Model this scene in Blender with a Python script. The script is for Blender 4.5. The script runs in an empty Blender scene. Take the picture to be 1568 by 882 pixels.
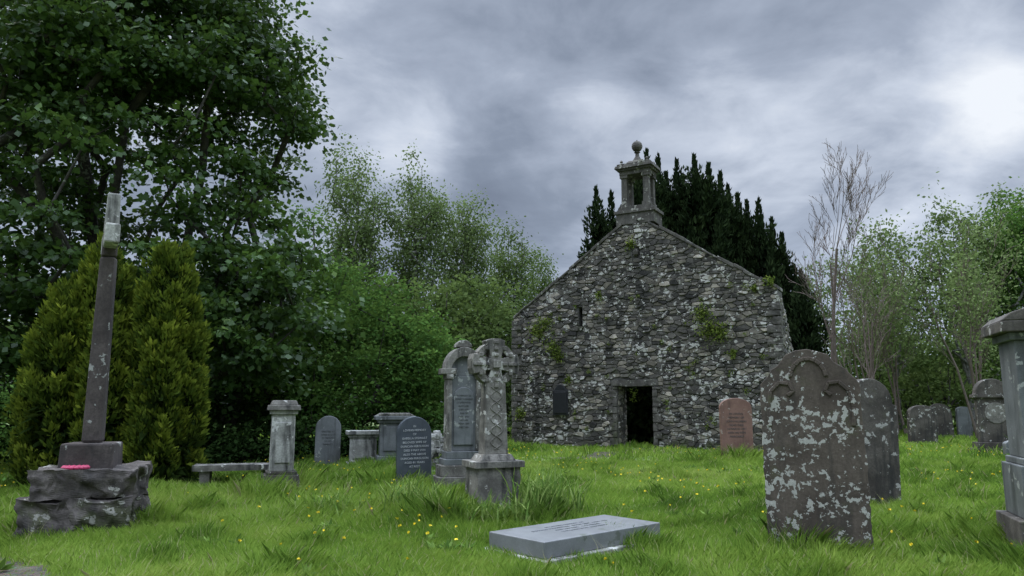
import bpy, bmesh, math, random
import numpy as np
from mathutils import Vector, Matrix, noise as mnoise
R=math.radians
scene=bpy.context.scene
scene.view_settings.view_transform='Standard'
try: scene.view_settings.look='None'
except Exception: pass
scene.view_settings.exposure=0
COL=scene.collection

# ------------------------------------------------------------------ ground height
def g(x,y):
    return (0.03*np.sin(x*0.9+0.4)*np.sin(y*0.7)+0.02*np.sin(x*2.1+y*1.3)+.014*np.sin(x*4.3+1)*np.sin(y*3.7)
            -0.25*np.clip((-x-7)/8,0,1)+0.15*np.clip((x-8)/10,0,1))

# ------------------------------------------------------------------ materials
def newmat(name):
    m=bpy.data.materials.new(name); m.use_nodes=True
    nt=m.node_tree; nt.nodes.clear()
    out=nt.nodes.new('ShaderNodeOutputMaterial')
    return m,nt,out
def ramp(nt,stops,interp='LINEAR'):
    n=nt.nodes.new('ShaderNodeValToRGB'); cr=n.color_ramp; cr.interpolation=interp
    while len(cr.elements)<len(stops): cr.elements.new(0.5)
    for e,(p,c) in zip(cr.elements,stops):
        e.position=p; e.color=(c[0],c[1],c[2],1) if not isinstance(c,(int,float)) else (c,c,c,1)
    return n
def noise(nt,vec,scale,detail=4,rough=.55,dist=0):
    n=nt.nodes.new('ShaderNodeTexNoise'); n.inputs['Scale'].default_value=scale
    n.inputs['Detail'].default_value=detail; n.inputs['Roughness'].default_value=rough
    n.inputs['Distortion'].default_value=dist
    if vec is not None: nt.links.new(vec,n.inputs['Vector'])
    return n
def mix(nt,fac,a,b,blend='MIX'):
    n=nt.nodes.new('ShaderNodeMix'); n.data_type='RGBA'; n.blend_type=blend
    for s,v in ((0,fac),(6,a),(7,b)):
        if isinstance(v,bpy.types.NodeSocket): nt.links.new(v,n.inputs[s])
        elif s==0: n.inputs[0].default_value=v
        else: n.inputs[s].default_value=(v[0],v[1],v[2],1)
    return n.outputs[2]
def math_(nt,op,a,b=0.0,clamp=False):
    n=nt.nodes.new('ShaderNodeMath'); n.operation=op; n.use_clamp=clamp
    for i,v in enumerate((a,b)):
        if isinstance(v,bpy.types.NodeSocket): nt.links.new(v,n.inputs[i])
        else: n.inputs[i].default_value=v
    return n.outputs[0]
def mapr(nt,v,a,b,c=0,d=1):
    n=nt.nodes.new('ShaderNodeMapRange'); n.interpolation_type='SMOOTHSTEP'
    nt.links.new(v,n.inputs[0])
    for i,x in enumerate((a,b,c,d)): n.inputs[1+i].default_value=x
    return n.outputs[0]

def foliage_mat(name,stops,trans=.35,rough=.55,gloss=False):
    m,nt,out=newmat(name)
    at=nt.nodes.new('ShaderNodeAttribute'); at.attribute_name='tint'
    cr=ramp(nt,stops); nt.links.new(at.outputs['Fac'],cr.inputs[0])
    if gloss:
        p=nt.nodes.new('ShaderNodeBsdfPrincipled'); p.inputs['Roughness'].default_value=rough
        p.inputs['Specular IOR Level'].default_value=.3
        nt.links.new(cr.outputs[0],p.inputs['Base Color'])
    else:
        p=nt.nodes.new('ShaderNodeBsdfDiffuse'); nt.links.new(cr.outputs[0],p.inputs[0])
    if trans<=0:
        nt.links.new(p.outputs[0],out.inputs[0]); return m
    t=nt.nodes.new('ShaderNodeBsdfTranslucent')
    nt.links.new(mix(nt,.3,cr.outputs[0],(.18,.27,.045)),t.inputs['Color'])
    ms=nt.nodes.new('ShaderNodeMixShader'); ms.inputs[0].default_value=trans
    nt.links.new(p.outputs[0],ms.inputs[1]); nt.links.new(t.outputs[0],ms.inputs[2])
    nt.links.new(ms.outputs[0],out.inputs[0]); return m

def stone_mat(name,c1,c2,lich=(.42,.43,.38),amt=.5,lscale=9,moss=.3,bump=.5,sc=3,rough=.85,fine=40,attr=False,stain=.5,ldet=5,lhi=None):
    m,nt,out=newmat(name)
    tc=nt.nodes.new('ShaderNodeTexCoord'); v=tc.outputs['Object']
    n1=noise(nt,v,sc,6,.6,.3)
    f1=mapr(nt,n1.outputs[0],.35,.65)
    col=mix(nt,f1,c1,c2)
    nf=noise(nt,v,fine,3,.7)
    col=mix(nt,mapr(nt,nf.outputs[0],.3,.7,0,.45),col,tuple(x*.45 for x in c1))
    if attr:
        at=nt.nodes.new('ShaderNodeAttribute'); at.attribute_name='tint'
        cr=ramp(nt,[(0,(.25,.25,.25)),(.5,(.88,.86,.82)),(.8,(1.55,1.46,1.3)),(1,(3.0,2.85,2.6))])
        nt.links.new(at.outputs['Fac'],cr.inputs[0])
        col=mix(nt,1.0,col,cr.outputs[0],'MULTIPLY')
    mp=nt.nodes.new('ShaderNodeMapping'); mp.inputs['Scale'].default_value=(5,5,.8); nt.links.new(v,mp.inputs[0])
    ns=noise(nt,mp.outputs[0],1.2 if not attr else .35,5,.6)
    col=mix(nt,mapr(nt,ns.outputs[0],.48,.68,0,stain),col,(.02,.02,.018))
    nm=noise(nt,v,2.2,6,.65)
    sep=nt.nodes.new('ShaderNodeSeparateXYZ'); nt.links.new(v,sep.inputs[0])
    low=mapr(nt,sep.outputs[2],0,.6,.14,0)
    mm=mapr(nt,math_(nt,'ADD',nm.outputs[0],low),.57,.70,0,moss)
    col=mix(nt,mm,col,(.06,.075,.022))
    nl=noise(nt,v,lscale,ldet,.6,.2); nl2=noise(nt,v,lscale*.22,2,.5)
    s=math_(nt,'ADD',nl.outputs[0],math_(nt,'MULTIPLY',nl2.outputs[0],.55))
    if lhi is not None:
        s=math_(nt,'SUBTRACT',s,mapr(nt,sep.outputs[2],lhi,lhi+.4,0,.08))
    th=.98-.16*amt
    lf=mapr(nt,s,th-.012,th+.018,0,.9 if amt>0 else 0)
    nl3=noise(nt,v,lscale*3,2,.5)
    col=mix(nt,lf,col,mix(nt,nl3.outputs[0],tuple(a*.55 for a in lich),tuple(min(1,a*1.25) for a in lich)))
    p=nt.nodes.new('ShaderNodeBsdfPrincipled'); p.inputs['Roughness'].default_value=rough
    p.inputs['Specular IOR Level'].default_value=.3
    nt.links.new(col,p.inputs['Base Color'])
    b=nt.nodes.new('ShaderNodeBump'); b.inputs['Strength'].default_value=bump; b.inputs['Distance'].default_value=.02
    h=math_(nt,'ADD',math_(nt,'MULTIPLY',n1.outputs[0],1.0),math_(nt,'ADD',math_(nt,'MULTIPLY',nf.outputs[0],.35),math_(nt,'MULTIPLY',lf,.25)))
    nt.links.new(h,b.inputs['Height']); nt.links.new(b.outputs[0],p.inputs['Normal'])
    nt.links.new(p.outputs[0],out.inputs[0]); return m

def plain(name,c,rough=.7):
    m,nt,out=newmat(name)
    tc=nt.nodes.new('ShaderNodeTexCoord')
    n1=noise(nt,tc.outputs['Object'],12,5,.6)
    p=nt.nodes.new('ShaderNodeBsdfPrincipled'); p.inputs['Roughness'].default_value=rough
    nt.links.new(mix(nt,n1.outputs[0],tuple(x*.6 for x in c),tuple(min(1,x*1.3) for x in c)),p.inputs['Base Color'])
    nt.links.new(p.outputs[0],out.inputs[0]); return m

M_wall=stone_mat('rubble_stone',(.105,.097,.085),(.19,.178,.156),lich=(.50,.485,.43),amt=.69,lscale=8,moss=.42,sc=2.5,attr=True,bump=.9,fine=18,stain=.6)
M_core=stone_mat('lime_mortar',(.075,.071,.062),(.16,.152,.134),lich=(.34,.33,.29),amt=.5,moss=.45,lscale=3)
M_dress=stone_mat('dressed_stone',(.075,.067,.057),(.14,.13,.11),lich=(.34,.33,.28),amt=.45,moss=.4,lscale=9)
M_old=stone_mat('lichen_sandstone',(.066,.051,.039),(.125,.10,.078),lich=(.43,.42,.37),amt=.70,lscale=21,moss=.6,stain=.5,ldet=3,lhi=1.35)
M_old2=stone_mat('weathered_sandstone',(.05,.043,.035),(.12,.106,.088),lich=(.38,.37,.33),amt=.5,lscale=10,moss=.5,stain=.8)
M_pale=stone_mat('pale_weathered_stone',(.10,.092,.078),(.25,.235,.20),lich=(.46,.45,.40),amt=.55,lscale=9,moss=.5,stain=.9)
M_grey=stone_mat('grey_granite',(.11,.117,.115),(.175,.183,.18),lich=(.3,.31,.28),amt=.35,moss=.3,bump=.15,fine=120,stain=.55,rough=.6)
M_slab=stone_mat('polished_grey_granite',(.175,.178,.18),(.225,.229,.232),lich=(.12,.13,.11),amt=.25,lscale=5,moss=.1,bump=.03,fine=180,stain=.12,rough=.33)
M_slate=stone_mat('slate_granite',(.065,.076,.09),(.095,.107,.12),amt=0,moss=.15,bump=.06,fine=150,stain=.2,rough=.4)
M_red=stone_mat('red_granite',(.18,.10,.075),(.245,.14,.105),lich=(.36,.29,.24),amt=.3,moss=.15,bump=.12,fine=90,stain=.4,rough=.6)
M_brown=stone_mat('brown_rock',(.052,.044,.039),(.125,.108,.095),lich=(.28,.27,.23),amt=.45,moss=.5,bump=.9,sc=5,stain=.5)
M_shaft=stone_mat('purple_sandstone',(.045,.036,.032),(.095,.078,.07),lich=(.3,.3,.27),amt=.3,moss=.1,bump=.4,stain=.4)
M_white=stone_mat('white_lichen_stone',(.22,.215,.19),(.46,.455,.41),lich=(.58,.57,.52),amt=.5,moss=.35,stain=.85)
M_text=plain('inscription_paint',(.50,.51,.51))
M_textd=plain('inscription_dark',(.05,.05,.05))
M_bark=stone_mat('bark',(.03,.026,.02),(.07,.062,.05),lich=(.18,.2,.14),amt=.4,moss=.5,sc=6,bump=.8)
M_barkg=stone_mat('grey_bark',(.12,.11,.10),(.26,.25,.23),lich=(.35,.35,.31),amt=.4,moss=.2,sc=6,bump=.4)
M_plaque=plain('dark_slate_plaque',(.02,.02,.022),.4)
M_poppy=plain('poppy_pink',(.4,.04,.10))

# ------------------------------------------------------------------ mesh helpers
def mk(name,verts,faces,mats,loc=(0,0,0),rotz=0,fm=None,parent=None,smooth=False,tint=None,bevel=0):
    me=bpy.data.meshes.new(name); me.from_pydata([tuple(v) for v in verts],[],faces)
    for m in mats: me.materials.append(m)
    if fm is not None: me.polygons.foreach_set('material_index',fm)
    if tint is not None:
        a=me.attributes.new('tint','FLOAT','FACE'); a.data.foreach_set('value',np.asarray(tint,dtype=np.float32))
    if smooth: me.polygons.foreach_set('use_smooth',[True]*len(me.polygons))
    me.update()
    bm=bmesh.new(); bm.from_mesh(me); bmesh.ops.recalc_face_normals(bm,faces=bm.faces); bm.to_mesh(me); bm.free()
    ob=bpy.data.objects.new(name,me); COL.objects.link(ob)
    ob.location=loc; ob.rotation_euler=(0,0,rotz)
    if parent: ob.parent=parent
    if bevel:
        b=ob.modifiers.new('bevel','BEVEL'); b.width=bevel; b.segments=2; b.limit_method='ANGLE'; b.angle_limit=R(35)
    return ob
def empty(name,loc=(0,0,0),rotz=0):
    e=bpy.data.objects.new(name,None); COL.objects.link(e); e.location=loc; e.rotation_euler=(0,0,rotz); e.empty_display_size=.3
    return e
class MB:
    def __init__(s): s.v=[];s.f=[];s.m=[]
    def add(s,v,f,m=0):
        o=len(s.v); s.v+= [tuple(a) for a in v]; s.f+=[tuple(i+o for i in q) for q in f]; s.m+=[m]*len(f)
    def box(s,cx,cy,z0,z1,wx,wy,m=0,tx=1,ty=None):
        ty=tx if ty is None else ty
        a,b=wx/2,wy/2
        v=[(cx-a,cy-b,z0),(cx+a,cy-b,z0),(cx+a,cy+b,z0),(cx-a,cy+b,z0),
           (cx-a*tx,cy-b*ty,z1),(cx+a*tx,cy-b*ty,z1),(cx+a*tx,cy+b*ty,z1),(cx-a*tx,cy+b*ty,z1)]
        s.add(v,[(0,3,2,1),(4,5,6,7),(0,1,5,4),(1,2,6,5),(2,3,7,6),(3,0,4,7)],m)
    def prism(s,prof,y0,y1,m=0):
        n=len(prof)
        v=[(x,y0,z) for x,z in prof]+[(x,y1,z) for x,z in prof]
        s.add(v,[tuple(range(n)),tuple(range(2*n-1,n-1,-1))]+[(i,(i+1)%n,(i+1)%n+n,i+n) for i in range(n)],m)
    def lathe(s,prof,seg=16,cx=0,cy=0,m=0):
        v=[];f=[]
        for r,z in prof:
            for i in range(seg):
                a=2*math.pi*i/seg; v.append((cx+r*math.cos(a),cy+r*math.sin(a),z))
        for k in range(len(prof)-1):
            for i in range(seg):
                j=(i+1)%seg; f.append((k*seg+i,k*seg+j,(k+1)*seg+j,(k+1)*seg+i))
        f.append(tuple(range(seg-1,-1,-1))); f.append(tuple((len(prof)-1)*seg+i for i in range(seg)))
        s.add(v,f,m)
    def rock(s,cx,cy,cz,wx,wy,wz,amp=.04,cuts=6,seed=0,m=0,rnd=.15,freq=3):
        bm=bmesh.new(); bmesh.ops.create_cube(bm,size=1)
        bmesh.ops.subdivide_edges(bm,edges=bm.edges[:],cuts=cuts,use_grid_fill=True)
        vs=[]
        for v in bm.verts:
            c=v.co.copy(); sp=c.normalized()*.62
            c=c.lerp(sp,rnd)
            p=Vector((c.x*wx,c.y*wy,c.z*wz))
            q=p*freq+Vector((seed*7.3,seed*3.1,seed))
            d=mnoise.noise_vector(q)*amp+mnoise.noise_vector(q*2.7)*amp*.5
            vs.append((p.x+cx+d.x,p.y+cy+d.y,p.z+cz+d.z*.6))
        bm.verts.index_update()
        s.add(vs,[tuple(v.index for v in f.verts) for f in bm.faces],m); bm.free()
    def build(s,name,mats,loc,rotz=0,bevel=.008,parent=None,smooth=False):
        return mk(name,s.v,s.f,mats,loc,rotz,fm=s.m,bevel=bevel,parent=parent,smooth=smooth)
def place(x,y,dz=-.03): return (x,y,float(g(x,y))+dz)

def text(parent,lines,x,y,z,size,mat,lh=1.35,name='inscription'):
    cu=bpy.data.curves.new(name,'FONT'); cu.body='\n'.join(lines); cu.size=size; cu.align_x='CENTER'; cu.space_line=lh
    cu.extrude=.001; cu.resolution_u=2
    t=bpy.data.objects.new(name,cu); COL.objects.link(t)
    dg=bpy.context.evaluated_depsgraph_get(); me=bpy.data.meshes.new_from_object(t.evaluated_get(dg))
    bpy.data.objects.remove(t); ob=bpy.data.objects.new(name,me); COL.objects.link(ob)
    me.materials.clear(); me.materials.append(mat)
    ob.parent=parent; ob.location=(x,y,z); ob.rotation_euler=(R(90),0,0); return ob

# ------------------------------------------------------------------ leaf / tube builders
def leafmesh(name,C,A,size,width,tint,mat,parent=None,rng=None):
    n=len(C); A=A/np.linalg.norm(A,axis=1,keepdims=True)
    rv=rng.normal(size=(n,3)); B=np.cross(A,rv); B/= (np.linalg.norm(B,axis=1,keepdims=True)+1e-9)
    L=size[:,None]; W=(size*width)[:,None]*.5
    V=np.empty((n,4,3)); V[:,0]=C; V[:,1]=C+A*L*.45+B*W; V[:,2]=C+A*L; V[:,3]=C+A*L*.45-B*W
    me=bpy.data.meshes.new(name); me.vertices.add(4*n); me.vertices.foreach_set('co',V.reshape(-1).astype(np.float32))
    me.loops.add(4*n); me.loops.foreach_set('vertex_index',np.arange(4*n,dtype=np.int32))
    me.polygons.add(n); me.polygons.foreach_set('loop_start',np.arange(0,4*n,4,dtype=np.int32))
    a=me.attributes.new('tint','FLOAT','FACE'); a.data.foreach_set('value',np.clip(tint,0,1).astype(np.float32))
    me.materials.append(mat); me.update(calc_edges=True)
    ob=bpy.data.objects.new(name,me); COL.objects.link(ob)
    if parent: ob.parent=parent
    return ob
def tubes(name,segs,mat,parent=None,sides=6):
    v=[];f=[]
    for p,q,r0,r1 in segs:
        p=Vector(p);q=Vector(q);d=(q-p)
        if d.length<1e-5: continue
        d.normalize(); a=d.orthogonal().normalized(); b=d.cross(a); o=len(v)
        q=q+d*r1*.3
        n=sides if r0>.03 else 3
        for c,r in((p,r0),(q,r1)):
            for i in range(n):
                t=2*math.pi*i/n; v.append(c+a*(r*math.cos(t))+b*(r*math.sin(t)))
        for i in range(n): j=(i+1)%n; f.append((o+i,o+j,o+n+j,o+n+i))
    me=bpy.data.meshes.new(name); me.from_pydata([tuple(x) for x in v],[],f); me.materials.append(mat)
    me.polygons.foreach_set('use_smooth',[True]*len(f)); me.update()
    ob=bpy.data.objects.new(name,me); COL.objects.link(ob)
    if parent: ob.parent=parent
    return ob
def skeleton(rng,stems,clumps,rt,origin):
    nodes=[];par=[]
    for st in stems:
        prev=-1
        for i,p in enumerate(st):
            nodes.append(np.array(p,float)); par.append(prev if i>0 else (0 if nodes and len(nodes)>1 else -1)); prev=len(nodes)-1
    o=np.array(origin,float)
    order=np.argsort(np.linalg.norm(clumps-o,axis=1))
    for k in order:
        c=clumps[k]; N=np.array(nodes); dv=N-c; d=np.linalg.norm(dv,axis=1)+1.2*np.maximum(0,dv[:,2]+.1)+.12*np.linalg.norm(N-o,axis=1)
        j=int(np.argmin(d)); s=nodes[j]; D=np.linalg.norm(c-s); m=max(1,int(D/.8)); pj=j
        for t in range(1,m+1):
            u=t/m; p=s*(1-u)+c*u
            p=p+np.array([0,0,-.12*D*math.sin(math.pi*u)])
            if t<m: p=p+rng.normal(size=3)*.06*D
            nodes.append(p); par.append(pj); pj=len(nodes)-1
    cnt=np.ones(len(nodes))
    for i in range(len(nodes)-1,0,-1):
        if par[i]>=0: cnt[par[i]]+=cnt[i]
    rad=np.maximum(.010,rt*(cnt/cnt[0])**.5)
    return [(nodes[par[i]],nodes[i],max(rad[i],min(rad[par[i]],rad[i]*1.4)),rad[i]) for i in range(1,len(nodes)) if par[i]>=0]
def ellclumps(rng,c,r,n,shell=.55,lump=.18):
    d=rng.normal(size=(n,3)); d/=np.linalg.norm(d,axis=1,keepdims=True)
    rad=shell+(1-shell)*rng.random(n)**.6
    l=1+lump*np.sin(d[:,0]*5+c[0])*np.sin(d[:,2]*6+c[1])+lump*.6*np.sin(d[:,1]*9+d[:,2]*8)
    return np.array(c)+d*(rad*l)[:,None]*np.array(r)
def clumpleaves(rng,cl,nper,cr,flat,droop=-.1,hz=0.22):
    n=len(cl)*nper; idx=np.repeat(np.arange(len(cl)),nper)
    sc=(.6+.8*rng.random(len(cl)))[idx]
    off=rng.normal(size=(n,3))*.5; off[:,2]*=flat
    off[:,2]-=.25*(off[:,0]**2+off[:,1]**2)
    C=cl[idx]+off*(cr*sc)[:,None]
    A=rng.normal(size=(n,3)); A[:,2]*=.5; A+=off*1.2; A[:,2]+=droop
    ct=rng.random(len(cl))[idx]
    t=.22+.3*ct+.3*rng.random(n)+hz*np.clip(off[:,2]/(flat*.6+.01),-1,1)  # lighter tint on clump tops: top-lit look put into the leaf colour
    return C,A,t
def broadleaf(name,seed,base,ells,stems,mat,bark,rt=.25,cr=.8,flat=.4,nper=150,leaf=.18,width=.75,droop=-.1,filt=None,bside=6):
    rng=np.random.default_rng(seed); par=empty(name,base)
    b=np.array(base)
    cl=np.concatenate([ellclumps(rng,c,r,n,sh) for c,r,n,sh in ells])
    if filt is not None: cl=cl[filt(cl,rng)]
    cl=cl-b
    C,A,t=clumpleaves(rng,cl,nper,cr,flat,droop)
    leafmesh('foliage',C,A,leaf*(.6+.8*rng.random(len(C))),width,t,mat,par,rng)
    st=[[np.array(p) for p in s] for s in stems]
    tubes('trunk_and_branches',skeleton(rng,st,cl,rt,(0,0,0)),bark,par,bside)
    return par

# ------------------------------------------------------------------ WORLD / SKY
w=bpy.data.worlds.new('World'); scene.world=w; w.use_nodes=True; nt=w.node_tree; nt.nodes.clear()
out=nt.nodes.new('ShaderNodeOutputWorld')
SUN_EL,SUN_AZ=58,-60
sky=nt.nodes.new('ShaderNodeTexSky'); sky.sky_type='NISHITA'; sky.sun_disc=False
sky.sun_elevation=R(SUN_EL); sky.sun_rotation=R(SUN_AZ)
tc=nt.nodes.new('ShaderNodeTexCoord'); sp=nt.nodes.new('ShaderNodeSeparateXYZ'); nt.links.new(tc.outputs['Generated'],sp.inputs[0])
zz=math_(nt,'ADD',math_(nt,'MAXIMUM',sp.outputs[2],0.0),.2)
cb=nt.nodes.new('ShaderNodeCombineXYZ')
nt.links.new(math_(nt,'DIVIDE',sp.outputs[0],zz),cb.inputs[0]); nt.links.new(math_(nt,'DIVIDE',sp.outputs[1],zz),cb.inputs[1])
cb.inputs[2].default_value=3.7
n1=noise(nt,cb.outputs[0],1.05,8,.55,.5); n2=noise(nt,cb.outputs[0],3.6,6,.58,.4)
val=math_(nt,'ADD',math_(nt,'MULTIPLY',n1.outputs[0],.68),math_(nt,'MULTIPLY',n2.outputs[0],.32))
def spot(px,py,wd,amp):
    d=Vector(((px-784)/1132,math.cos(R(9))-((441-py)/1132)*math.sin(R(9)),math.sin(R(9))+((441-py)/1132)*math.cos(R(9)))).normalized()
    vm=nt.nodes.new('ShaderNodeVectorMath'); vm.operation='DISTANCE'; vm.inputs[1].default_value=d
    nt.links.new(tc.outputs['Generated'],vm.inputs[0])
    return mapr(nt,vm.outputs['Value'],0,wd,amp,0)
for s in (spot(650,225,.11,.17),spot(540,230,.17,.09),spot(905,160,.09,.12),spot(1550,150,.11,.20),spot(60,120,.3,.1),
          spot(1150,280,.3,.05),spot(760,60,.25,-.03),spot(1150,110,.28,-.05),spot(560,360,.2,.06),spot(1450,330,.3,.06),spot(1480,90,.12,.05)):
    val=math_(nt,'ADD',val,s)
cr=ramp(nt,[(.30,(.17,.202,.27)),(.44,(.25,.295,.38)),(.54,(.38,.435,.54)),(.64,(.59,.65,.76)),(.78,(.90,.94,1.0))])
nt.links.new(val,cr.inputs[0])
hor=mapr(nt,sp.outputs[2],0,.3,1.5,1.07); zen=mapr(nt,sp.outputs[2],.52,.78,1.0,11.0)  # zen: overhead sky above the view, brightened strongly to add light
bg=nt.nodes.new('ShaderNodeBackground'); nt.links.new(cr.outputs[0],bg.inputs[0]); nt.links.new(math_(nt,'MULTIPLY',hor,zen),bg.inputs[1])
bs=nt.nodes.new('ShaderNodeBackground'); nt.links.new(sky.outputs[0],bs.inputs[0]); bs.inputs[1].default_value=.07
ms=nt.nodes.new('ShaderNodeMixShader'); ms.inputs[0].default_value=.9
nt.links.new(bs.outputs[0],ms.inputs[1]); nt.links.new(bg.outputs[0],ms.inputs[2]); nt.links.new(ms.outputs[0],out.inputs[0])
sl=bpy.data.lights.new('sun','SUN'); sl.energy=1.5; sl.angle=R(22); sl.color=(1,.94,.82)
so=bpy.data.objects.new('sun',sl); COL.objects.link(so)
sd=Vector((math.sin(R(SUN_AZ))*math.cos(R(SUN_EL)),math.cos(R(SUN_AZ))*math.cos(R(SUN_EL)),math.sin(R(SUN_EL))))
so.rotation_euler=sd.to_track_quat('Z','Y').to_euler(); so.location=(0,0,30)

# ------------------------------------------------------------------ CAMERA
cd=bpy.data.cameras.new('camera'); cam=bpy.data.objects.new('camera',cd); COL.objects.link(cam)
cd.lens=26; cd.sensor_width=36; cam.location=(0,0,1.35); cam.rotation_euler=(R(99),0,0); cd.clip_end=2000; scene.camera=cam

# ------------------------------------------------------------------ GROUND
k=np.linspace(-1,1,221); xs=np.sinh(k*5.2)/np.sinh(5.2)*500; ys=xs+12
X,Y=np.meshgrid(xs,ys); Z=g(X,Y)
V=np.stack([X,Y,Z],-1).reshape(-1,3); n=221
F=[(j*n+i,j*n+i+1,(j+1)*n+i+1,(j+1)*n+i) for j in range(n-1) for i in range(n-1)]
m,nt,out=newmat('meadow_ground'); tc=nt.nodes.new('ShaderNodeTexCoord'); v=tc.outputs['Object']
a=noise(nt,v,.5,5,.6); b=noise(nt,v,9,5,.7)
c=mix(nt,mapr(nt,a.outputs[0],.35,.65),(.07,.115,.022),(.13,.175,.035))
c=mix(nt,mapr(nt,b.outputs[0],.4,.7,0,.6),c,(.035,.048,.015))
p=nt.nodes.new('ShaderNodeBsdfPrincipled'); p.inputs['Roughness'].default_value=.95; nt.links.new(c,p.inputs['Base Color'])
bp=nt.nodes.new('ShaderNodeBump'); bp.inputs['Distance'].default_value=.05; nt.links.new(b.outputs[0],bp.inputs['Height']); nt.links.new(bp.outputs[0],p.inputs['Normal'])
nt.links.new(p.outputs[0],out.inputs[0])
mk('ground',V,F,[m],smooth=True)
def strip(name,PATH,wid,mat):
    pv=[];pf=[];PPl=[]
    for i in range(len(PATH)-1):
        for t in np.linspace(0,1,8,endpoint=False): PPl.append(PATH[i]*(1-t)+PATH[i+1]*t)
    PP=np.array(PPl)
    for i,q in enumerate(PP):
        d=PP[min(i+1,len(PP)-1)]-PP[max(i-1,0)]; d=d/np.linalg.norm(d); nn=np.array([-d[1],d[0]])
        for s in np.linspace(-1,1,7):
            h=wid*(1+.13*math.sin(i*1.7)+.1*math.sin(i*.63+s)); e=q+nn*s*h; pv.append((e[0],e[1],float(g(e[0],e[1]))+.012-(.006 if abs(s)==1 else 0)))
    for i in range(len(PP)-1):
        for s in range(6): o=i*7+s; pf.append((o,o+1,o+8,o+7))
    mk(name,pv,pf,[mat],smooth=True); return PP
m,nt,out=newmat('gravel'); tc=nt.nodes.new('ShaderNodeTexCoord'); v=tc.outputs['Object']
a=noise(nt,v,3,6,.7); b=nt.nodes.new('ShaderNodeTexVoronoi'); b.inputs['Scale'].default_value=38; nt.links.new(v,b.inputs[0])
c=mix(nt,mapr(nt,a.outputs[0],.38,.62),(.045,.036,.022),(.14,.115,.08)); c=mix(nt,.55,c,b.outputs['Color'],'MULTIPLY')
c=mix(nt,mapr(nt,noise(nt,v,6,4,.6).outputs[0],.5,.62,0,.7),c,(.05,.075,.018))
p=nt.nodes.new('ShaderNodeBsdfPrincipled'); p.inputs['Roughness'].default_value=.95; nt.links.new(c,p.inputs['Base Color'])
bp=nt.nodes.new('ShaderNodeBump'); bp.inputs['Distance'].default_value=.03; nt.links.new(b.outputs['Distance'],bp.inputs['Height']); nt.links.new(bp.outputs[0],p.inputs['Normal'])
nt.links.new(p.outputs[0],out.inputs[0])
PP=strip('gravel_path',np.array([(-2.3,3.6),(-3.4,5.2),(-4.25,6.2),(-5.0,6.75),(-6.0,7.05),(-7.5,7.3),(-12,7.7)]),.46,m)
PP2=strip('worn_earth_path',np.array([(1.0,18.6),(1.7,19.0),(2.3,20.3),(3.2,21.8),(4.0,23.0)]),.42,m)

# ------------------------------------------------------------------ GRASS
M_grass=foliage_mat('grass_blades',[(0,(.055,.11,.02)),(.3,(.125,.225,.032)),(.6,(.235,.355,.058)),(.88,(.35,.44,.10)),(1,(.44,.40,.22))],trans=.38)
rng=np.random.default_rng(5)
def band(D0,D1,N,h,wd):
    D=np.sqrt(rng.random(N)*(D1**2-D0**2)+D0**2); x=(rng.random(N)*2-1)*.86*D
    return x,D,np.full(N,h),np.full(N,wd)
bands=[band(3.5,10,280000,.078,.0075),band(10,18,230000,.095,.013),band(18,45,200000,.12,.03)]
x=np.concatenate([b[0] for b in bands]);y=np.concatenate([b[1] for b in bands]);h=np.concatenate([b[2] for b in bands]);wd=np.concatenate([b[3] for b in bands])
keep=np.ones(len(x),bool)
for P_,w_,reg in ((PP,.30,(x<-1.5)&(y<9)),(PP2,.28,(x>0)&(x<5)&(y>18)&(y<24))):
    near=np.where(reg)[0]; dd=np.full(len(near),9.)
    for q in P_: dd=np.minimum(dd,np.hypot(x[near]-q[0],y[near]-q[1]))
    wob=.08*np.sin(x[near]*6+y[near]*3)+.06*np.sin(y[near]*11)
    keep[near[(dd<w_+wob+.16*rng.random(len(near)))&(rng.random(len(near))>(.10 if w_>.29 else .3))]]=False
    nr=near[dd<w_+.1]; h[nr]*=.45
Lx,Ly=.07,26.
sx=(x-Lx)*.865+(y-Ly)*-.502; sy=(x-Lx)*.502+(y-Ly)*.865
keep&=~((sx>-.1)&(sx<9.1)&(sy>-.03)&(sy<8)&~((sx>3.85)&(sx<5.05)&(sy<1)))
x,y,h,wd=x[keep],y[keep],h[keep],wd[keep]; n=len(x)
pn=.5+.25*np.sin(x*1.3+2*np.sin(y*.8))+.25*np.sin(y*2.3+1.5*np.sin(x*1.9))
pn2=.5+.5*np.sin(x*.55+1.3*np.sin(y*.37)+1.)*np.sin(y*.5+x*.2)
pn3=.5+.5*np.sin(x*2.3+1.7*np.sin(y*1.4+2))*np.sin(y*1.9+1.2*np.sin(x*1.1))
fine=.5+.5*np.sin(x*7+3*np.sin(y*5))*np.sin(y*8+2*np.sin(x*6))
tuft=np.clip(np.sin(x*3.1+2.2*np.sin(y*1.7+.5))*np.sin(y*2.9+2*np.sin(x*1.3)),0,1)**2
hh=h*(.32+.75*rng.random(n)+.65*pn*fine+1.4*tuft)
for (cx,cy,r,am) in ((-.2,9.6,1.1,1.0),(-1.9,9.7,.6,1.4),(-1.1,8.9,.6,1.1),(2.8,7,.75,1.0),(4.8,10.3,.7,1.5),(-4.6,8.3,.9,.7),(-3.5,11.6,.6,1.1),(-1.7,13,.8,1.3),(5.0,6.8,.9,1.0),(-2.6,9.2,.5,1.4),(.7,7.7,1.0,.35),(-2.,16,2,1.2),(-3.2,10.5,.8,.7),(3.9,8.9,.8,.7),(-6,11,1.6,1.2),(-5,10,1.2,.6),(5.3,17.6,.8,1.2),(12.7,19.5,1.5,1.2)):
    hh*=1+am*np.exp(-((x-cx)**2+(y-cy)**2)/r**2)
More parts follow.
